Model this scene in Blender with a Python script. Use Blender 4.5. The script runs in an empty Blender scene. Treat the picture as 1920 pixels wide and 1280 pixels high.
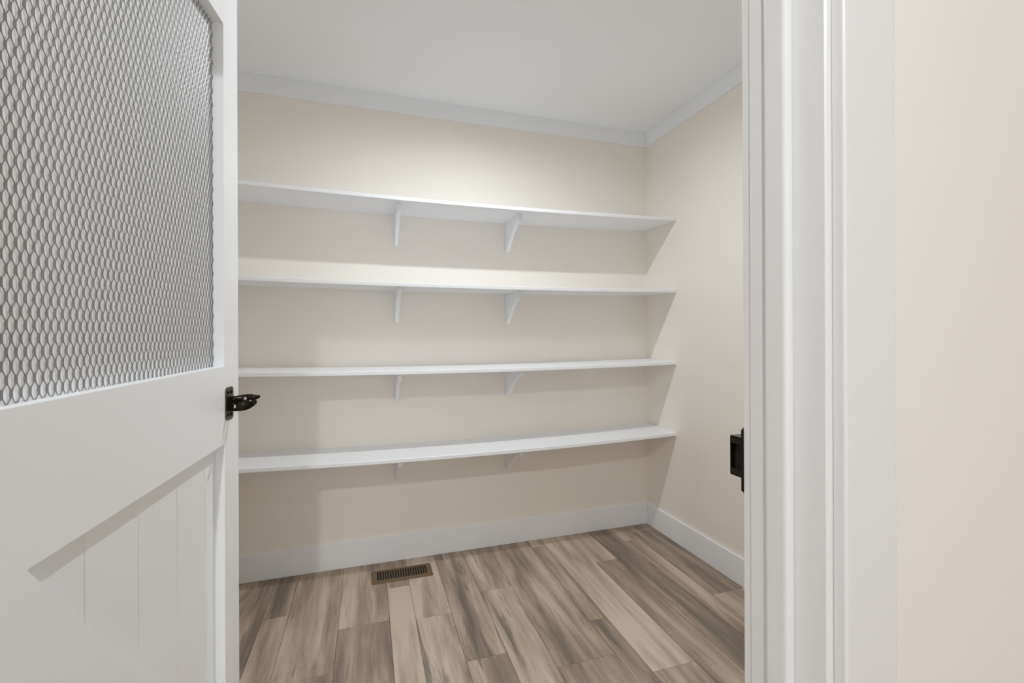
import bpy, bmesh, math, random
from math import sin, cos, radians, pi
from mathutils import Vector, Matrix

scene = bpy.context.scene
COL = scene.collection

# ------------------------------------------------------------------ camera
EYE = 1.177
cam_d = bpy.data.cameras.new('camera')
cam = bpy.data.objects.new('camera', cam_d)
COL.objects.link(cam)
cam_d.sensor_width = 36.0
cam_d.lens = 854.2 / 1920 * 36.0
cam_d.shift_y = -11.2 / 1920
cam_d.clip_start = 0.01
yaw, pitch, roll = radians(17.65), radians(0.03), radians(-0.212)
f = Vector((sin(yaw) * cos(pitch), cos(yaw) * cos(pitch), sin(pitch)))
r = Vector((cos(yaw), -sin(yaw), 0))
u = r.cross(f)
r2 = r * cos(roll) + u * sin(roll)
u2 = -r * sin(roll) + u * cos(roll)
M = Matrix((r2, u2, -f)).transposed().to_4x4()
M.translation = Vector((0, 0, EYE))
cam.matrix_world = M
scene.camera = cam

# ------------------------------------------------------------------ world, lights, exposure
LAMP_PANTRY = 3020.0     # emission strength of the pantry lamp's lens
LAMP_COL = (0.940, 0.980, 1.0)
LAMP_HALL = 2400.0
HALL_FILL = 54.0
world = bpy.data.worlds.new('world')
scene.world = world
world.use_nodes = True
world.node_tree.nodes['Background'].inputs[0].default_value = (0.86, 0.92, 1.0, 1)
world.node_tree.nodes['Background'].inputs[1].default_value = 0.8


def area(name, loc, rot, sx, sy, power, col=(1, 1, 1)):
    l = bpy.data.lights.new(name, 'AREA')
    l.shape = 'RECTANGLE'
    l.size, l.size_y = sx, sy
    l.energy = power
    l.color = col
    o = bpy.data.objects.new(name, l)
    o.location = loc
    o.rotation_euler = rot
    COL.objects.link(o)
    return o


# added fill light at the unseen far end of the hall behind the camera
area('hall_fill_light', (0.0, -6.52, 1.3), (radians(90), 0, 0), 3.0, 1.9, HALL_FILL, (0.95, 0.98, 1.0))
vs = scene.view_settings
vs.view_transform = 'Standard'
vs.look = 'None'
vs.gamma = 1.0
vs.exposure = 0.0
vs.use_curve_mapping = False
scene.cycles.max_bounces = 20
scene.cycles.diffuse_bounces = 16
scene.cycles.glossy_bounces = 6


# ------------------------------------------------------------------ helpers
class MB:
    """collects shapes into one mesh"""

    def __init__(self):
        self.v, self.f, self.smooth = [], [], []

    def add(self, verts, faces, smooth=False):
        o = len(self.v)
        self.v += [tuple(p) for p in verts]
        self.f += [tuple(i + o for i in fc) for fc in faces]
        self.smooth += [smooth] * len(faces)

    def box(self, a, b, M=None, ch=0.0, seg=1):
        """box a..b, edges chamfered by ch"""
        x0, y0, z0 = a
        x1, y1, z1 = b
        if ch <= 0:
            vs = [(x0, y0, z0), (x1, y0, z0), (x1, y1, z0), (x0, y1, z0), (x0, y0, z1), (x1, y0, z1), (x1, y1, z1), (x0, y1, z1)]
            fs = [(0, 3, 2, 1), (4, 5, 6, 7), (0, 1, 5, 4), (1, 2, 6, 5), (2, 3, 7, 6), (3, 0, 4, 7)]
        else:
            bm = bmesh.new()
            bmesh.ops.create_cube(bm, size=1.0)
            for v in bm.verts:
                v.co = Vector(((x0 + x1) / 2 + v.co.x * (x1 - x0), (y0 + y1) / 2 + v.co.y * (y1 - y0), (z0 + z1) / 2 + v.co.z * (z1 - z0)))
            bmesh.ops.bevel(bm, geom=bm.edges[:], offset=ch, segments=seg, affect='EDGES', profile=0.5)
            bm.verts.index_update()
            vs = [v.co.copy() for v in bm.verts]
            fs = [tuple(v.index for v in fc.verts) for fc in bm.faces]
            bm.free()
        if M:
            vs = [M @ Vector(p) for p in vs]
        self.add(vs, fs)

    def prism(self, poly, h0, h1, fn):
        """poly: list of (a,b) counter-clockwise; fn(a,b,h) -> xyz"""
        n = len(poly)
        vs = [fn(a, b, h0) for a, b in poly] + [fn(a, b, h1) for a, b in poly]
        fs = [tuple(reversed(range(n))), tuple(range(n, 2 * n))]
        fs += [(i, (i + 1) % n, n + (i + 1) % n, n + i) for i in range(n)]
        self.add(vs, fs)

    def lathe(self, prof, c, n=32, smooth=True):
        """prof: (radius, z) list"""
        vs, fs = [], []
        for rr, z in prof:
            for k in range(n):
                a = 2 * pi * k / n
                vs.append((c[0] + rr * cos(a), c[1] + rr * sin(a), c[2] + z))
        for i in range(len(prof) - 1):
            for k in range(n):
                fs.append((i * n + k, i * n + (k + 1) % n, (i + 1) * n + (k + 1) % n, (i + 1) * n + k))
        fs.append(tuple(reversed(range(n))))
        fs.append(tuple(range((len(prof) - 1) * n, len(prof) * n)))
        self.add(vs, fs, smooth)

    def mesh(self, name, mat):
        me = bpy.data.meshes.new(name)
        me.from_pydata(self.v, [], self.f)
        me.validate()
        bm = bmesh.new()
        bm.from_mesh(me)
        bmesh.ops.recalc_face_normals(bm, faces=bm.faces)
        bm.to_mesh(me)
        bm.free()
        if len(me.polygons) == len(self.smooth):
            me.polygons.foreach_set('use_smooth', self.smooth)
        me.materials.append(mat)
        return me

    def build(self, name, mat, parent=None, loc=None):
        o = bpy.data.objects.new(name, self.mesh(name, mat))
        COL.objects.link(o)
        if parent:
            o.parent = parent
        if loc:
            o.location = loc
        return o


def empty(name, loc=(0, 0, 0), parent=None):
    o = bpy.data.objects.new(name, None)
    o.location = loc
    o.empty_display_size = 0.05
    COL.objects.link(o)
    if parent:
        o.parent = parent
    return o


def tag(o, label=None, cat=None, group=None, kind=None):
    if label:
        o['label'] = label
    if cat:
        o['category'] = cat
    if group:
        o['group'] = group
    if kind:
        o['kind'] = kind
    return o


def copy_tree(o, parent=None):
    c = o.copy()
    COL.objects.link(c)
    c.parent = parent
    for ch in list(o.children):
        copy_tree(ch, c)
    return c


def box_obj(name, a, b, mat, parent=None, ch=0.0):
    m = MB()
    m.box(a, b, ch=ch)
    return m.build(name, mat, parent)


# ------------------------------------------------------------------ materials
def new_mat(name):
    m = bpy.data.materials.new(name)
    m.use_nodes = True
    nt = m.node_tree
    return m, nt, nt.nodes['Principled BSDF']


def nd(nt, typ, **kw):
    n = nt.nodes.new(typ)
    for k, v in kw.items():
        if k.startswith('i_'):
            n.inputs[k[2:]].default_value = v
        else:
            setattr(n, k, v)
    return n


def paint(name, col, rough=0.5, bump=0.0, scale=300.0, spec=0.5, mottled=0.0):
    m, nt, b = new_mat(name)
    b.inputs['Base Color'].default_value = (*col, 1)
    b.inputs['Roughness'].default_value = rough
    b.inputs['Specular IOR Level'].default_value = spec
    tc = nd(nt, 'ShaderNodeTexCoord')
    n = nd(nt, 'ShaderNodeTexNoise')
    n.inputs['Scale'].default_value = scale
    n.inputs['Detail'].default_value = 3
    nt.links.new(tc.outputs['Object'], n.inputs['Vector'])
    if bump > 0:
        bp = nd(nt, 'ShaderNodeBump')
        bp.inputs['Strength'].default_value = bump
        bp.inputs['Distance'].default_value = 0.001
        nt.links.new(n.outputs[0], bp.inputs['Height'])
        nt.links.new(bp.outputs[0], b.inputs['Normal'])
    if mottled > 0:
        n2 = nd(nt, 'ShaderNodeTexNoise')
        n2.inputs['Scale'].default_value = 2.5
        n2.inputs['Detail'].default_value = 2
        nt.links.new(tc.outputs['Object'], n2.inputs['Vector'])
        mx = nd(nt, 'ShaderNodeMix', data_type='RGBA')
        mx.inputs[6].default_value = (*[c * (1 - mottled) for c in col], 1)
        mx.inputs[7].default_value = (*[min(1, c * (1 + mottled)) for c in col], 1)
        nt.links.new(n2.outputs[0], mx.inputs[0])
        nt.links.new(mx.outputs[2], b.inputs['Base Color'])
    return m


M_wall = paint('cream_wall_paint', (0.882, 0.848, 0.797), 0.6, 0.12, 260, 0.3, 0.012)
M_wall_hall_lit = paint('cream_wall_paint_hall_lit', (0.885, 0.862, 0.832), 0.6, 0.12, 260, 0.3, 0.012)  # same cream wall paint; the whiter hall light is put into this colour
M_ceil = paint('white_ceiling_paint', (0.920, 0.945, 0.970), 0.7, 0.10, 200, 0.3)
M_trim = paint('white_trim_paint', (0.885, 0.913, 0.950), 0.32, 0.04, 120)
M_door = paint('white_door_paint', (0.885, 0.908, 0.935), 0.30, 0.03, 120)
M_shelf = paint('white_shelf_paint', (0.880, 0.903, 0.940), 0.38, 0.03, 150)
M_fabric = paint('white_backing', (0.94, 0.95, 0.97), 0.6, 0.05, 400)
M_frame = paint('white_frame_paint', (0.830, 0.838, 0.850), 0.34, 0.04, 120)
M_dark = paint('hollow_shade', (0.012, 0.010, 0.008), 0.8)  # near-black colour painting the shade inside vent and strike box
M_sub = paint('subfloor', (0.08, 0.06, 0.05), 0.9)


def metal(name, col, rough, met=1.0, bump=0.05, scale=400):
    m, nt, b = new_mat(name)
    b.inputs['Metallic'].default_value = met
    b.inputs['Roughness'].default_value = rough
    tc = nd(nt, 'ShaderNodeTexCoord')
    n = nd(nt, 'ShaderNodeTexNoise')
    n.inputs['Scale'].default_value = scale
    nt.links.new(tc.outputs['Object'], n.inputs['Vector'])
    mx = nd(nt, 'ShaderNodeMix', data_type='RGBA')
    mx.inputs[6].default_value = (*[c * 0.8 for c in col], 1)
    mx.inputs[7].default_value = (*[c * 1.2 for c in col], 1)
    nt.links.new(n.outputs[0], mx.inputs[0])
    nt.links.new(mx.outputs[2], b.inputs['Base Color'])
    return m


M_mesh = metal('grey_expanded_metal', (0.28, 0.284, 0.295), 0.40, 0.45)
M_black = metal('black_bronze_metal', (0.022, 0.018, 0.013), 0.28, 0.8)
M_bronze = metal('dark_bronze_metal', (0.085, 0.068, 0.040), 0.35, 0.8)
M_screw = metal('dark_screw_metal', (0.010, 0.009, 0.008), 0.5, 0.5)
M_vent = metal('brown_vent_metal', (0.165, 0.112, 0.062), 0.5, 0.25)
M_hinge = metal('black_hinge_metal', (0.02, 0.018, 0.016), 0.35, 0.8)


def lens_mat(name, strength, col=(1, 1, 1)):
    m, nt, b = new_mat(name)
    b.inputs['Base Color'].default_value = (0.9, 0.9, 0.9, 1)
    b.inputs['Emission Color'].default_value = (*col, 1)
    b.inputs['Emission Strength'].default_value = strength
    return m


def plank_mat():
    """wood plank; per-plank object colour: R lightness, G dark smears, B seed"""
    m, nt, b = new_mat('weathered_oak_plank')
    L = nt.links.new
    tc = nd(nt, 'ShaderNodeTexCoord')
    oi = nd(nt, 'ShaderNodeObjectInfo')
    sep = nd(nt, 'ShaderNodeSeparateColor')
    L(oi.outputs['Color'], sep.inputs[0])

    def mth(op, a, b_, c=None):
        n = nd(nt, 'ShaderNodeMath', operation=op)
        for i, v in enumerate((a, b_, c)):
            if v is None:
                continue
            if isinstance(v, (int, float)):
                n.inputs[i].default_value = v
            else:
                L(v, n.inputs[i])
        return n.outputs[0]
    seed = mth('MULTIPLY', sep.outputs[2], 91.0)
    comb = nd(nt, 'ShaderNodeCombineXYZ')
    L(seed, comb.inputs[0])
    L(mth('MULTIPLY', seed, 0.37), comb.inputs[1])
    L(seed, comb.inputs[2])
    add = nd(nt, 'ShaderNodeVectorMath', operation='ADD')
    L(tc.outputs['Object'], add.inputs[0])
    L(comb.outputs[0], add.inputs[1])

    def noise(sx, sy, detail, rough=0.55, dist=0.0):
        mp = nd(nt, 'ShaderNodeMapping')
        mp.inputs['Scale'].default_value = (sx, sy, 1.0)
        L(add.outputs[0], mp.inputs['Vector'])
        n = nd(nt, 'ShaderNodeTexNoise')
        n.inputs['Scale'].default_value = 1.0
        n.inputs['Detail'].default_value = detail
        n.inputs['Roughness'].default_value = rough
        n.inputs['Distortion'].default_value = dist
        L(mp.outputs[0], n.inputs['Vector'])
        return n.outputs[0]
    broad = noise(17, 1.5, 3, 0.5, 0.3)
    smear = noise(24, 2.4, 5, 0.62, 0.5)
    grain = noise(170, 7, 6, 0.75)
    saw = noise(12, 160, 3, 0.6)
    # light to mid brown by the broad streaks and the plank's own tone
    tone = mth('ADD', mth('MULTIPLY', mth('SUBTRACT', broad, 0.5), 2.3), sep.outputs[0])
    tone = mth('ADD', tone, mth('MULTIPLY', mth('SUBTRACT', grain, 0.5), 0.95))
    tone = mth('ADD', tone, mth('MULTIPLY', mth('SUBTRACT', saw, 0.5), 0.16))
    cr = nd(nt, 'ShaderNodeValToRGB')
    els = cr.color_ramp.elements
    els[0].position, els[0].color = 0.0, (0.200, 0.160, 0.130, 1)
    els[1].position, els[1].color = 1.0, (0.600, 0.505, 0.410, 1)
    e = els.new(0.38)
    e.color = (0.325, 0.252, 0.200, 1)
    e = els.new(0.68)
    e.color = (0.460, 0.366, 0.288, 1)
    L(tone, cr.inputs[0])
    # grey-black weathered smears
    th = mth('SUBTRACT', 0.72, mth('MULTIPLY', sep.outputs[1], 0.26))
    sm = nd(nt, 'ShaderNodeMapRange', interpolation_type='SMOOTHSTEP')
    L(mth('ADD', smear, mth('MULTIPLY', mth('SUBTRACT', grain, 0.5), 0.50)), sm.inputs[0])
    L(mth('SUBTRACT', th, 0.05), sm.inputs[1])
    L(mth('ADD', th, 0.14), sm.inputs[2])
    mx = nd(nt, 'ShaderNodeMix', data_type='RGBA')
    L(mth('MULTIPLY', sm.outputs[0], 0.78), mx.inputs[0])
    L(cr.outputs[0], mx.inputs[6])
    mx.inputs[7].default_value = (0.140, 0.126, 0.105, 1)
    L(mx.outputs[2], b.inputs['Base Color'])
    b.inputs['Roughness'].default_value = 0.42
    b.inputs['Specular IOR Level'].default_value = 0.35
    bp = nd(nt, 'ShaderNodeBump')
    bp.inputs['Strength'].default_value = 0.25
    bp.inputs['Distance'].default_value = 0.0006
    L(grain, bp.inputs['Height'])
    L(bp.outputs[0], b.inputs['Normal'])
    return m


M_plank = plank_mat()

# ------------------------------------------------------------------ pantry shell
XL, XR = -0.77, 1.676          # pantry side walls
YF0, YF1 = 0.3094, 0.3978      # doorway wall, hall face and pantry face
YB = 2.474
H = 2.44
HX0, HX1, HY0 = -2.3, 2.5, -6.6   # hall
T = 0.1

JX0, JX1 = -0.368, 0.400       # jamb faces
HEAD = 2.045


def struct(o, label=None, cat=None):
    return tag(o, label, cat, kind='structure')


m = MB(); m.box((XL - T, YB, 0), (XR + T, YB + T, H))
struct(m.build('wall_back', M_wall), 'plain cream wall behind the four white shelves', 'wall')
m = MB(); m.box((XR, YF1, 0), (XR + T, YB, H))
struct(m.build('wall_right', M_wall), 'cream side wall at the right ends of the shelves', 'wall')
m = MB(); m.box((XL - T, YF1, 0), (XL, YB, H))
struct(m.build('wall_left', M_wall), 'cream pantry wall hidden behind the open door', 'wall')
m = MB()
m.box((HX0, YF0, 0), (JX0 - 0.018, YF1, H))
m.box((JX1 + 0.018, YF0, 0), (HX1, YF1, H))
m.box((JX0 - 0.018, YF0, HEAD + 0.018), (JX1 + 0.018, YF1, H))
struct(m.build('wall_front', M_wall_hall_lit), 'cream wall right of the door casing, closest to the viewer', 'wall')
# hall behind the camera
m = MB(); m.box((HX0 - T, HY0 - T, 0), (HX0, YF1, H))
struct(m.build('wall_hall_left', M_wall), 'cream side wall of the hall left of the doorway', 'wall')
m = MB(); m.box((HX1, HY0 - T, 0), (HX1 + T, YF1, H))
struct(m.build('wall_hall_right', M_wall), 'cream side wall of the hall right of the doorway', 'wall')
m = MB()
m.box((HX0, HY0 - T, 0), (-1.55, HY0, H))
m.box((1.55, HY0 - T, 0), (HX1, HY0, H))
m.box((-1.55, HY0 - T, 0), (1.55, HY0, 0.35))
m.box((-1.55, HY0 - T, 2.25), (1.55, HY0, H))  # wide opening added so that world light comes in as fill
struct(m.build('wall_hall_back', M_wall), 'cream hall wall with a wide opening added to let in fill light', 'wall')
m = MB()
m.box((HX0 - T, HY0 - T, H), (HX1 + T, YB + T, H + T))
struct(m.build('ceiling', M_ceil), 'smooth white ceiling over pantry and hall', 'ceiling')

# floor: slab with every plank on it
m = MB()
m.box((HX0 - T, HY0 - T, -0.12), (HX1 + T, YB + T, -0.009))
floor = struct(m.build('floor', M_sub), 'weathered grey-brown plank floor of mixed width boards', 'floor')
cols = [
    (-0.770, -0.620, [(0.35, 2.474, .40, .5)]),
    (-0.620, -0.420, [(0.35, 1.10, .5, .3), (1.10, 2.474, .40, .75)]),
    (-0.420, -0.320, [(0.35, 1.30, .5, .4), (1.30, 2.121, .66, .22), (2.121, 2.474, .42, .95)]),
    (-0.320, -0.116, [(0.35, 1.710, .42, .25), (1.710, 2.474, .58, .40)]),
    (-0.116, 0.086, [(0.35, 1.10, .6, .4), (1.10, 1.958, .40, .35), (1.958, 2.474, .60, .42)]),
    (0.086, 0.189, [(0.35, 1.22, .4, .5), (1.22, 2.203, .92, .10), (2.203, 2.474, .50, .60)]),
    (0.189, 0.338, [(0.35, 1.05, .5, .4), (1.05, 1.927, .66, .66), (1.927, 2.474, .74, .12)]),
    (0.338, 0.493, [(0.35, 0.80, .5, .4), (0.80, 1.621, .60, .55), (1.621, 2.474, .46, .85)]),
    (0.493, 0.643, [(0.35, 1.20, .5, .4), (1.20, 2.045, .78, .62), (2.045, 2.474, .54, .62)]),
    (0.643, 0.872, [(0.35, 0.65, .6, .2), (0.65, 1.493, .44, .30), (1.493, 2.474, .52, .55)]),
    (0.872, 0.950, [(0.35, 0.85, .6, .2), (0.85, 1.697, .44, 1.0), (1.697, 2.386, .26, .55), (2.386, 2.474, .7, .1)]),
    (0.950, 1.125, [(0.35, 1.370, .58, .18), (1.370, 2.474, .84, .14)]),
    (1.125, 1.255, [(0.35, 1.02, .6, .4), (1.02, 2.123, .40, .20), (2.123, 2.474, .62, .42)]),
    (1.255, 1.400, [(0.35, 1.22, .5, .5), (1.22, 2.474, .34, .85)]),
    (1.400, 1.490, [(0.35, 1.10, .4, .5), (1.10, 2.290, .52, .40), (2.290, 2.474, .6, .2)]),
    (1.490, 1.676, [(0.35, 0.85, .4, .5), (0.85, 1.697, .55, .35), (1.697, 2.376, .34, .60), (2.376, 2.474, .6, .2)]),
]
rnd = random.Random(11)
for (x0, x1, rows) in cols:
    for (y0, y1, tone, smear) in rows:
        mb = MB()
        g = 0.0005
        w_, l_ = x1 - x0, y1 - y0
        mb.box((g, g, -0.009), (w_ - g, l_ - g, 0.0), ch=0.0007)
        o = mb.build('plank', M_plank, floor, (x0, y0, rnd.uniform(-0.0003, 0.0)))
        o.color = (tone, smear, rnd.random(), 1)
# hall planks, never in view: a few wide rows so that the floor goes on
x = HX0
while x < HX1 - 0.01:
    x1 = min(x + 0.2, HX1)
    mb = MB()
    mb.box((0.0005, 0, -0.009), (x1 - x - 0.0005, 0.35 - 0.0005 - HY0, 0), ch=0.0007)
    o = mb.build('plank', M_plank, floor, (x, HY0, 0))
    o.color = (rnd.uniform(.35, .8), rnd.uniform(.2, .8), rnd.random(), 1)
    x = x1

# baseboards and crown boards
BT, BH = 0.012, 0.1315


def bar_y(name, x0, x1, y0, y1, z0, z1, mat=M_trim, ch=0.0015):
    mm = MB()
    mm.box((x0, y0, z0), (x1, y1, z1), ch=ch)
    return struct(mm.build(name, mat))


tag(bar_y('baseboard_back', XL, XR - BT, YB - BT, YB, 0, BH), 'flat white baseboard along the back wall under the shelves', 'baseboard')
tag(bar_y('baseboard_right', XR - BT, XR, YF1, YB, 0, BH), 'flat white baseboard along the right side wall', 'baseboard')
tag(bar_y('baseboard_left', XL, XL + BT, YF1, YB - BT, 0, BH), 'flat white baseboard along the left side wall', 'baseboard')
tag(bar_y('baseboard_hall', JX1 + 0.075, HX1, YF0 - BT, YF0, 0, BH), 'flat white baseboard in the hall beside the casing', 'baseboard')
CZ = 2.355
tag(bar_y('trim_1', XL, XR - BT, YB - BT, YB, CZ, H), 'flat white crown board along the top of the back wall', 'crown trim')
tag(bar_y('trim_2', XR - BT, XR, YF1, YB, CZ, H), 'flat white crown board along the top of the right wall', 'crown trim')
tag(bar_y('trim_3', XL, XL + BT, YF1, YB - BT, CZ, H), 'flat white crown board along the top of the left wall', 'crown trim')

# door frame: jambs, stops, casings, strike
frame = struct(empty('trim_4', (0, YF0, 0)), 'white door frame with stepped jamb, stop and flat casing', 'door frame')


def fpart(name, a, b, ch=0.0015, mat=None, seg=1):
    mat = mat or M_frame
    mm = MB()
    off = Vector((0, YF0, 0))
    mm.box(Vector(a) - off, Vector(b) - off, ch=ch, seg=seg)
    return mm.build(name, mat, frame)


SY0, SY1 = 0.3414, 0.3683
CT = 0.0127
fpart('jamb', (JX1, YF0, 0), (JX1 + 0.018, YF1, HEAD + 0.018))
fpart('jamb', (JX0 - 0.018, YF0, 0), (JX0, YF1, HEAD + 0.018))
fpart('head_jamb', (JX0, YF0, HEAD), (JX1, YF1, HEAD + 0.018))
fpart('door_stop', (JX1 - 0.0115, SY0, 0), (JX1, SY1, HEAD), 0.0045, seg=4)
fpart('door_stop', (JX0, SY0, 0), (JX0 + 0.0115, SY1, HEAD), 0.003)
fpart('door_stop', (JX0 + 0.0115, SY0, HEAD - 0.0115), (JX1 - 0.0115, SY1, HEAD), 0.003)
CW = 0.066
for y0, y1, rv, bv in ((YF0 - CT, YF0, 0.006, 0.0025), (YF1, YF1 + CT, 0.004, 0.0008)):
    fpart('casing', (JX1 + rv, y0, 0), (JX1 + rv + CW, y1, HEAD + 0.006), bv, seg=3)
    fpart('casing', (JX0 - 0.006 - CW, y0, 0), (JX0 - 0.006, y1, HEAD + 0.006), 0.0022)
    fpart('head_casing', (JX0 - 0.006 - CW, y0, HEAD + 0.006), (JX1 + 0.006 + CW, y1, HEAD + 0.006 + CW), 0.0022)

# strike: plate on the pantry side casing with an open box
sp = MB()
zc = 1.0355
yc = YF1 + CT - YF0
sp.prism([(-0.018, -0.034), (-0.012, -0.0395), (0.012, -0.0395), (0.018, -0.034), (0.018, 0.034), (0.012, 0.0395), (-0.012, 0.0395), (-0.018, 0.034)],
         0.0, 0.0014, lambda a, b, h: (JX1 + 0.0200 + a, yc + h, zc + b))
strike = sp.build('strike_plate', M_black, frame)
tag(strike, 'black metal strike plate on the right jamb')
sb = MB()
bx0, bx1 = JX1 - 0.0005 + 0.006, JX1 + 0.036
by0, by1 = yc + 0.0014, yc + 0.0215
bz0, bz1 = zc - 0.0215, zc + 0.0245
t_ = 0.0016
# box walls; side facing the doorway is a frame round the latch opening
sb.box((bx0, by0, bz0), (bx1, by1, bz0 + t_), ch=0.0004)
sb.box((bx0, by0, bz1 - t_), (bx1, by1, bz1), ch=0.0004)
sb.box((bx0, by1 - t_, bz0 + t_), (bx1, by1, bz1 - t_))
sb.box((bx1 - t_, by0, bz0 + t_), (bx1, by1 - t_, bz1 - t_))
fx = bx0 - 0.0002
sb.box((fx, by0, bz0 + t_), (fx + t_, by1 - t_, bz0 + 0.0085))
sb.box((fx, by0, bz1 - 0.0085), (fx + t_, by1 - t_, bz1 - t_))
sb.box((fx, by0, bz0 + 0.0085), (fx + t_, by0 + 0.0035, bz1 - 0.0085))
sb.build('strike_box', M_black, strike)
ib = MB()
ib.box((fx + 0.006, by0, bz0 + t_), (bx1 - t_, by1 - t_, bz1 - t_))
ib.build('strike_pocket_shade', M_dark, strike)  # solid dark block painted as the shade inside the open box

# ------------------------------------------------------------------ ceiling lamps
def ceiling_lamp(name, x, y, R, ra, strength, label, depth, hole):
    """flush disc of radius R; the small lens of radius ra sits hole deep in its middle opening"""
    root = empty(name, (x, y, H))
    tag(root, label, 'ceiling lamp')
    a = MB()
    rb = ra + 0.003
    a.lathe([(R, 0.0), (R, -depth + 0.006), (R - 0.006, -depth), (rb + 0.001, -depth), (rb, -depth + 0.0005), (rb, -0.002)], (0, 0, 0), 40)
    a.f.pop(); a.f.pop(); a.smooth.pop(); a.smooth.pop()   # no end caps
    a.build('housing', M_trim, root)
    b = MB()
    z = -depth + hole
    prof = [(ra, z + 0.003), (ra, z), (ra * 0.8, z - 0.001), (ra * 0.4, z - 0.0016), (0.001, z - 0.0018)]
    b.lathe(prof, (0, 0, 0), 32)
    b.build('lens', lens_mat(name + '_glow', strength, LAMP_COL), root)
    return root


ceiling_lamp('ceiling_lamp', 0.515, 1.515, 0.062, 0.022, LAMP_PANTRY, 'small round white flush lamp on the pantry ceiling, just above the picture edge', 0.026, 0.0055)
ceiling_lamp('ceiling_lamp', -0.34, -0.60, 0.085, 0.030, LAMP_HALL, 'small round white flush lamp on the hall ceiling outside the doorway', 0.026, 0.001)

# ------------------------------------------------------------------ shelves
DEPTH = 0.291
YFS = YB - DEPTH
TH = 0.018


def sag(s, x):
    a, b = SH[s]
    return a + b * ((x - 0.49) / 1.17) ** 2


SH = {1: (1.8095, 0.0175), 2: (1.4080, 0.0110), 3: (0.9960, 0.0145), 4: (0.5850, 0.0205)}
BACKUP = {1: 0.003, 2: 0.006, 3: 0.005, 4: 0.006}   # back edge a little higher than the front
SHL = {1: 'topmost sagging white shelf board, its grey underside seen from below',
       2: 'second white shelf from the top, edge on at eye level',
       3: 'third white shelf from the top, just below eye level',
       4: 'lowest white shelf above the baseboard, its lit top seen from above'}


def bracket_parts():
    """meshes of the scroll bracket; origin at wall and shelf underside"""
    w = 0.0095

    def ext(poly, ww, cx=0.0):
        mb = MB()
        mb.prism(poly, cx - ww, cx + ww, lambda a, b, h: (h, -a, b))
        return mb
    out = {}
    # curve of the outer concave edge
    P = [Vector((0.232, -0.038)), Vector((0.168, -0.044)), Vector((0.110, -0.085)), Vector((0.029, -0.157))]
    outer, inner = [], []
    N = 16
    for i in range(N + 1):
        t = i / N
        p = P[0] * (1 - t) ** 3 + P[1] * 3 * t * (1 - t) ** 2 + P[2] * 3 * t * t * (1 - t) + P[3] * t ** 3
        d = (P[1] - P[0]) * (1 - t) ** 2 + (P[2] - P[1]) * 2 * t * (1 - t) + (P[3] - P[2]) * t * t
        d.normalize()
        nrm = Vector((d.y, -d.x))          # towards the corner
        if nrm.y < 0:
            nrm = -nrm
        outer.append(p)
        inner.append(p + Vector((-abs(nrm.x), abs(nrm.y))) * 0.012)
    outer.append(Vector((0.020, -0.163)))
    inner.append(Vector((0.012, -0.153)))
    mb = MB()
    for i in range(len(outer) - 1):
        q = [outer[i], outer[i + 1], inner[i + 1], inner[i]]
        mb.prism([(p.x, p.y) for p in q], -w, w, lambda a, b, h: (h, -a, b))
    out['brace'] = mb
    out['wall_leg'] = ext([(0.0, 0.0), (0.0, -0.158), (0.010, -0.162), (0.017, -0.158), (0.017, 0.0)], w)
    mb = ext([(0.017, 0.0), (0.017, -0.013), (0.216, -0.013), (0.222, -0.036), (0.229, -0.040), (0.242, -0.040), (0.246, -0.036), (0.246, -0.011), (0.230, -0.009), (0.230, 0.0)], w)
    mb.prism([(0.230, 0.0), (0.230, -0.0025), (0.262, -0.0025), (0.262, 0.0)], -w * 0.6, w * 0.6, lambda a, b, h: (h, -a, b))
    out['arm'] = mb
    # thin web with a few raised carved ribs
    web = [(0.016, -0.012), (0.016, -0.150)] + [(p.x, p.y) for p in reversed(inner[:-1])] + [(0.222, -0.012)]
    mb = ext(web, 0.0045)
    for k, (off, w2) in enumerate(((0.020, 0.0065), (0.040, 0.0065))):
        pts_o, pts_i = [], []
        for i in range(0, N + 1):
            p = inner[i]
            pts_o.append((max(0.02, p.x - off * 0.75), min(-0.013, p.y + off * 0.55)))
            pts_i.append((max(0.017, p.x - (off + 0.006) * 0.75), min(-0.012, p.y + (off + 0.006) * 0.55)))
        for i in range(N):
            q = [pts_o[i], pts_o[i + 1], pts_i[i + 1], pts_i[i]]
            if abs(q[0][1] - q[3][1]) + abs(q[0][0] - q[3][0]) < 1e-4 or abs(q[1][1] - q[2][1]) < 1e-5:
                continue
            mb.prism(q, -w2, w2, lambda a, b, h: (h, -a, b))
    out['web'] = mb
    return out


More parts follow.
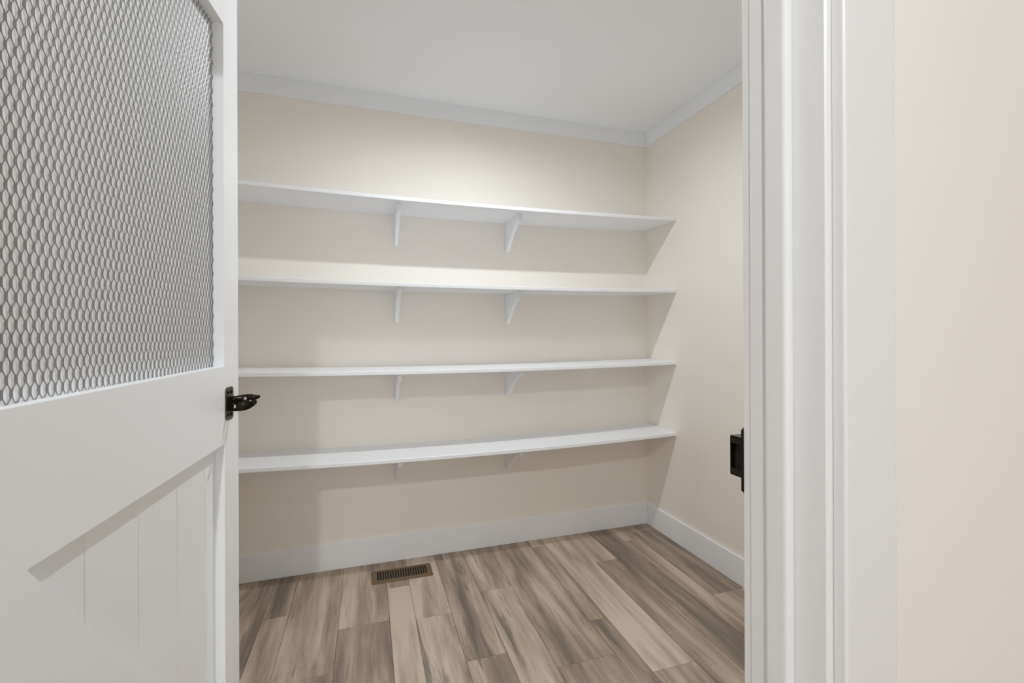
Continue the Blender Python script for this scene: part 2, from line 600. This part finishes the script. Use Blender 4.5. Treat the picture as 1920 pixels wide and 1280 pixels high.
BP = {k: v.mesh(k, M_shelf) for k, v in bracket_parts().items()}
BRX = (0.148, 0.757)
NS = 40
for s in (1, 2, 3, 4):
    z0 = SH[s][0]
    root = empty('wall_shelf', (XL, YB, z0))
    tag(root, SHL[s], 'shelf', 'white pantry shelves on the back wall')
    mb = MB()
    c = 0.0016
    # cross-section (distance from wall, height), chamfered front edge
    sec = [(0.0, 0.0), (DEPTH - c, 0.0), (DEPTH, c), (DEPTH, TH - c), (DEPTH - c, TH), (0.0, TH)]
    xa, xb = XL + 0.001, XR - 0.009
    vs_, fs_ = [], []
    for i in range(NS + 1):
        x = xa + (xb - xa) * i / NS
        zz = sag(s, x)
        for d, hh in sec:
            vs_.append((x - XL, -d, zz + hh + BACKUP[s] * (1 - d / DEPTH) - z0))
    n = len(sec)
    for i in range(NS):
        for k in range(n):
            a0, a1 = i * n + k, i * n + (k + 1) % n
            fs_.append((a0, a1, a1 + n, a0 + n))
    fs_.append(tuple(range(n)))
    fs_.append(tuple(reversed(range(NS * n, NS * n + n))))
    mb.add(vs_, fs_)
    mb.build('board', M_shelf, root)
    mb = MB()
    ze = sag(s, XR) - z0
    mb.box((XR - XL - 0.009, -DEPTH - 0.001, ze - 0.004), (XR - XL - 0.0002, 0, ze + TH), ch=0.001)
    mb.build('end_cleat', M_wall, root)
    for bx in BRX:
        zb = sag(s, bx) + 0.001
        b0 = bpy.data.objects.new('bracket', BP['web'])
        COL.objects.link(b0)
        b0.parent = root
        b0.location = (bx - XL, -0.0005, zb - z0)
        b0.rotation_euler = (-BACKUP[s] / DEPTH, 0, 0)
        for k in ('wall_leg', 'arm', 'brace'):
            q = bpy.data.objects.new(k, BP[k])
            COL.objects.link(q)
            q.parent = b0

# ------------------------------------------------------------------ door, swung into the pantry
DA = radians(6.4)
HINGE = Vector((-0.363, 0.405, 0.0))
W = 0.768
DZ0, DZ1 = 0.010, 2.030
door = empty('door_1', HINGE)
struct(door, 'open white barn style door with metal mesh upper panel', 'door')
# local frame: x = out of the visible face, y = along the door from the hinge, z up
door.rotation_euler = (0, 0, -DA)
SW = 0.074                      # stile width
ZR0, ZR1 = 0.944, 1.110         # middle rail
ZT = 1.835                      # top of mesh opening
ZB = 0.19
FT = 0.0185                     # front layer
TD = 0.035


def dpart(name, y0, y1, z0, z1, x0=-TD, x1=0.0, ch=0.0004, mat=M_door):
    mm = MB()
    mm.box((x0, y0, z0), (x1, y1, z1), ch=ch)
    return mm.build(name, mat, door)


dpart('stile', 0, SW, DZ0, DZ1)
dpart('stile', W - SW, W, DZ0, DZ1)
dpart('top_rail', SW, W - SW, ZT, DZ1)
mb = MB()
zb_ = lambda y: 0.9337 + 0.0374 * (y - 0.2054)      # the rail runs slightly uphill to the free edge
zt_ = lambda y: 1.1058 + 0.0171 * (y - 0.1747)
ya, yb = SW - 0.0001, W - SW + 0.0001
mb.prism([(ya, zb_(ya)), (yb, zb_(yb)), (yb, zt_(yb)), (ya, zt_(ya))], -TD, 0.0, lambda a, b, h: (h, a, b))
mb.build('middle_rail', M_door, door)
dpart('bottom_rail', SW, W - SW, DZ0, ZB)
mb = MB()
sl = 1.292
yA, yE = 0.205, W - SW
zE = 0.9337 - sl * (yE - yA)
off = 0.195
ZR0 = 0.9337
ZR1 = 1.103
poly = [(SW, ZR0 - 0.004), (SW, min(0.9337 - 0.006, 0.9337 - off + sl * (yA - SW))), (yA + (ZR0 - off - ZB) / sl, ZB), (yE, ZB), (yE, zE), (yA, ZR0)]
mb.prism(poly, -FT, 0.0, lambda a, b, h: (h, a, b))
mb.build('diagonal_brace', M_door, door)
edges = [SW, 0.204, 0.318, 0.431, 0.544, 0.648, W - SW]
for a, b in zip(edges[:-1], edges[1:]):
    mm = MB()
    c = 0.0016
    mm.prism([(a + 0.0004, -TD), (b - 0.0004, -TD), (b - 0.0004, -FT - c), (b - c, -FT - 0.0002), (a + c, -FT - 0.0002), (a + 0.0004, -FT - c)],
             ZB, 0.958, lambda p, q, h: (q, p, h))
    mm.build('plank', M_door, door)
dpart('backing_panel', SW, W - SW, ZR1, ZT, -TD + 0.001, -0.0224, 0.0, M_fabric)

# expanded metal screen
P_T, P_Z = 0.0118, 0.0294
AMP, BMP, PHI = 0.00211, 0.00038, radians(24)
ww, tt = 0.00092, 0.00028
SGN = 1
verts, faces = [], []
nj = int((W - 2 * SW) / (P_T / 2))
nj += 1                                   # the outermost strands run into the stiles
y_start = SW + ((W - 2 * SW) - nj * P_T / 2) / 2


def sfun(ph):
    return max(-1.0, min(1.0, 1.18 * cos(2 * pi * ph)))


for j in range(nj + 1):
    yj = y_start + j * P_T / 2
    sg = 1 if j % 2 == 0 else -1
    base = len(verts)
    zs = []
    k = int(ZR1 / P_Z) - 1
    while k * P_Z < ZT + P_Z:
        for ph in (0.0, 0.07, 0.148, 0.25, 0.352, 0.43, 0.5, 0.57, 0.648, 0.75, 0.852, 0.93):
            z = (k + ph) * P_Z
            if ZR1 - 0.001 <= z <= ZT + 0.001:
                zs.append((z, ph))
        k += 1
    for z, ph in zs:
        s_ = sfun(ph) * sg
        cy = yj + AMP * s_
        cx = -0.0210 + SGN * BMP * s_
        dy, dx = cos(PHI), sin(PHI)
        ey, ex = -dx, dy
        wq = ww * (0.46 + 0.54 * abs(s_) ** 2)
        for q, h in ((-1, -1), (1, -1), (1, 1), (-1, 1)):
            verts.append((cx + q * wq * dx + h * tt * ex, cy + q * wq * dy + h * tt * ey, z))
    for i in range(len(zs) - 1):
        for q in range(4):
            a0 = base + i * 4 + q
            a1 = base + i * 4 + (q + 1) % 4
            faces.append((a0, a1, a1 + 4, a0 + 4))
me = bpy.data.meshes.new('mesh_screen')
me.from_pydata(verts, [], faces)
me.materials.append(M_mesh)
scr = bpy.data.objects.new('mesh_screen', me)
COL.objects.link(scr)
scr.parent = door
tag(scr, 'grey expanded metal mesh', kind='stuff')

# hinges on the hidden edge
for z in (0.25, 1.05, 1.80):
    mm = MB()
    mm.lathe([(0.005, 0), (0.006, 0.002), (0.006, 0.086), (0.005, 0.088)], (-0.004 - TD, 0.001, z), 12)
    mm.build('hinge', M_hinge, door)

# latch with two spring jaws
ly, lz = 0.7165, 1.0345
mm = MB()
pl = []
hw, hh, cr = 0.0195, 0.035, 0.009
for (cx_, cz_, a0) in ((hw - cr, hh - cr, 0), (-hw + cr, hh - cr, 90), (-hw + cr, -hh + cr, 180), (hw - cr, -hh + cr, 270)):
    for k in range(5):
        a = radians(a0 + k * 22.5)
        pl.append((cx_ + cr * cos(a), cz_ + cr * sin(a)))
mm.prism(pl, 0.0, 0.0018, lambda a, b, h: (h, ly + a, lz + b))
latch = mm.build('latch_plate', M_bronze, door)
tag(latch, 'black bronze latch plate near the free edge')
for dy in (-0.0085, 0.0085):
    for dz in (-0.024, 0.024):
        mm = MB()
        prof = [(0.0041, 0.0), (0.0041, 0.0008), (0.0030, 0.0020), (0.0008, 0.0024)]
        tmp = MB(); tmp.lathe(prof, (0, 0, 0), 14)
        mm.add([(0.0018 + p[2], ly + dy + p[0], lz + dz + p[1]) for p in tmp.v], tmp.f)
        mm.build('screw', M_screw, latch)


def jaw(path, z_lo, z_hi, hole_u, name):
    """spring strip following path [(y,x)], z limits per node, with a round hole"""
    L_ = [0.0]
    for i in range(1, len(path)):
        L_.append(L_[-1] + math.dist(path[i], path[i - 1]))

    def at(u):
        u = max(0.0, min(1.0, u)) * L_[-1]
        for i in range(1, len(L_)):
            if u <= L_[i] + 1e-9:
                t = (u - L_[i - 1]) / (L_[i] - L_[i - 1])
                y = path[i - 1][0] * (1 - t) + path[i][0] * t
                x_ = path[i - 1][1] * (1 - t) + path[i][1] * t
                lo = z_lo[i - 1] * (1 - t) + z_lo[i] * t
                hi = z_hi[i - 1] * (1 - t) + z_hi[i] * t
                return y, x_, lo, hi

    def P3(u, v):
        y, x_, lo, hi = at(u)
        return (x_, y, lo + (hi - lo) * v)
    bm = bmesh.new()

    def quad(u0, u1, v0, v1):
        bm.faces.new([bm.verts.new(P3(*q)) for q in ((u0, v0), (u1, v0), (u1, v1), (u0, v1))])
    du = 0.0055 / L_[-1]
    ua, ub = hole_u - du, hole_u + du
    n = 14
    for i in range(n):
        u0, u1 = i / n, (i + 1) / n
        lo_, hi_ = u0, min(u1, ua)
        if hi_ > lo_:
            quad(lo_, hi_, 0, 1)
        lo_, hi_ = max(u0, ub), u1
        if hi_ > lo_:
            quad(lo_, hi_, 0, 1)
    K = 24
    sq, ci = [], []
    for k in range(K):
        a = 2 * pi * k / K + pi / 4
        m_ = max(abs(cos(a)), abs(sin(a)))
        sq.append((hole_u + du * cos(a) / m_, 0.5 + 0.5 * sin(a) / m_))
        ci.append((hole_u + du * 0.60 * cos(a), 0.5 + 0.20 * sin(a)))
    vq = [bm.verts.new(P3(*q)) for q in sq]
    vc = [bm.verts.new(P3(*q)) for q in ci]
    for k in range(K):
        bm.faces.new([vq[k], vq[(k + 1) % K], vc[(k + 1) % K], vc[k]])
    bmesh.ops.remove_doubles(bm, verts=bm.verts[:], dist=1e-6)
    bmesh.ops.recalc_face_normals(bm, faces=bm.faces[:])
    me_ = bpy.data.meshes.new(name)
    bm.to_mesh(me_)
    bm.free()
    me_.materials.append(M_black)
    for p in me_.polygons:
        p.use_smooth = True
    o = bpy.data.objects.new(name, me_)
    COL.objects.link(o)
    o.parent = latch
    sd = o.modifiers.new('solid', 'SOLIDIFY')
    sd.thickness = 0.0016
    sd.offset = 0
    return o


# near jaw (towards the hinge) and far jaw, bulging and flaring like a beak
jaw([(ly - 0.004, 0.0015), (ly - 0.005, 0.010), (ly - 0.009, 0.020), (ly - 0.010, 0.030), (ly - 0.005, 0.040), (ly + 0.002, 0.046), (ly + 0.000, 0.052), (ly - 0.005, 0.056)],
    [lz - 0.0165, lz - 0.0165, lz - 0.0165, lz - 0.016, lz - 0.0135, lz - 0.0095, lz - 0.0050, lz - 0.0005],
    [lz + 0.0040, lz + 0.0040, lz + 0.0040, lz + 0.0050, lz + 0.0055, lz + 0.0055, lz + 0.0060, lz + 0.0050], 0.20, 'latch_jaw')
jaw([(ly + 0.006, 0.0015), (ly + 0.007, 0.010), (ly + 0.011, 0.020), (ly + 0.013, 0.030), (ly + 0.011, 0.040), (ly + 0.008, 0.046), (ly + 0.012, 0.052), (ly + 0.016, 0.056)],
    [lz + 0.0000, lz + 0.0000, lz - 0.0010, lz - 0.0010, lz + 0.0000, lz + 0.0030, lz + 0.0060, lz + 0.0080],
    [lz + 0.0150, lz + 0.0140, lz + 0.0160, lz + 0.0170, lz + 0.0170, lz + 0.0165, lz + 0.0150, lz + 0.0135], 0.46, 'latch_jaw')
mm = MB()
tmp = MB(); tmp.lathe([(0.0035, 0.0), (0.0035, 0.019)], (0, 0, 0), 14)
mm.add([(0.010 + p[0], ly - 0.0075 + p[2], lz + 0.008 + p[1]) for p in tmp.v], tmp.f, True)
mm.box((0.0016, ly - 0.006, lz - 0.017), (0.0075, ly + 0.009, lz + 0.015), ch=0.001)
mm.build('pivot_pin', M_black, latch)

# ------------------------------------------------------------------ floor vent
vx, vy = 0.162, 2.3205
vent = empty('floor_vent', (vx, vy, 0))
tag(vent, 'small brown metal floor register with dark slots under the lowest shelf', 'floor vent')
LW, LH = 0.146, 0.0645
OW, OH = 0.1215, 0.0415
fr = MB()


def ringrect(a, b, z, rad, n=4):
    out = []
    for (sx, sy, a0) in ((1, 1, 0), (-1, 1, 90), (-1, -1, 180), (1, -1, 270)):
        for k in range(n + 1):
            an = radians(a0 + k * 90 / n)
            out.append((sx * (a - rad) + rad * cos(an), sy * (b - rad) + rad * sin(an), z))
    return out


rings = [ringrect(LW, LH, 0.0002, 0.008), ringrect(LW, LH, 0.0012, 0.008), ringrect(LW - 0.008, LH - 0.008, 0.0050, 0.005),
         ringrect(OW, OH, 0.0055, 0.001), ringrect(OW, OH, 0.0012, 0.001)]
vv, ff = [], []
for rg in rings:
    vv += rg
n = len(rings[0])
for i in range(len(rings) - 1):
    for k in range(n):
        ff.append((i * n + k, i * n + (k + 1) % n, (i + 1) * n + (k + 1) % n, (i + 1) * n + k))
fr.add(vv, ff)
fr.build('frame', M_vent, vent)
dk = MB()
dk.box((-OW - 0.002, -OH - 0.002, 0.0006), (OW + 0.002, OH + 0.002, 0.0014))
dk.build('duct_shade', M_dark, vent)  # dark plate painted as the shade of the duct below the slats
NSL = 20
pit = 2 * OW / NSL
me0 = None
for k in range(NSL + 1):
    if me0 is None:
        q = MB()
        q.box((-0.0022, -OH, 0.0020), (0.0022, OH, 0.0050), ch=0.0006)
        me0 = q.mesh('slat', M_vent)
    o = bpy.data.objects.new('slat', me0)
    COL.objects.link(o)
    o.parent = vent
    o.location = (-OW + k * pit, 0, 0)
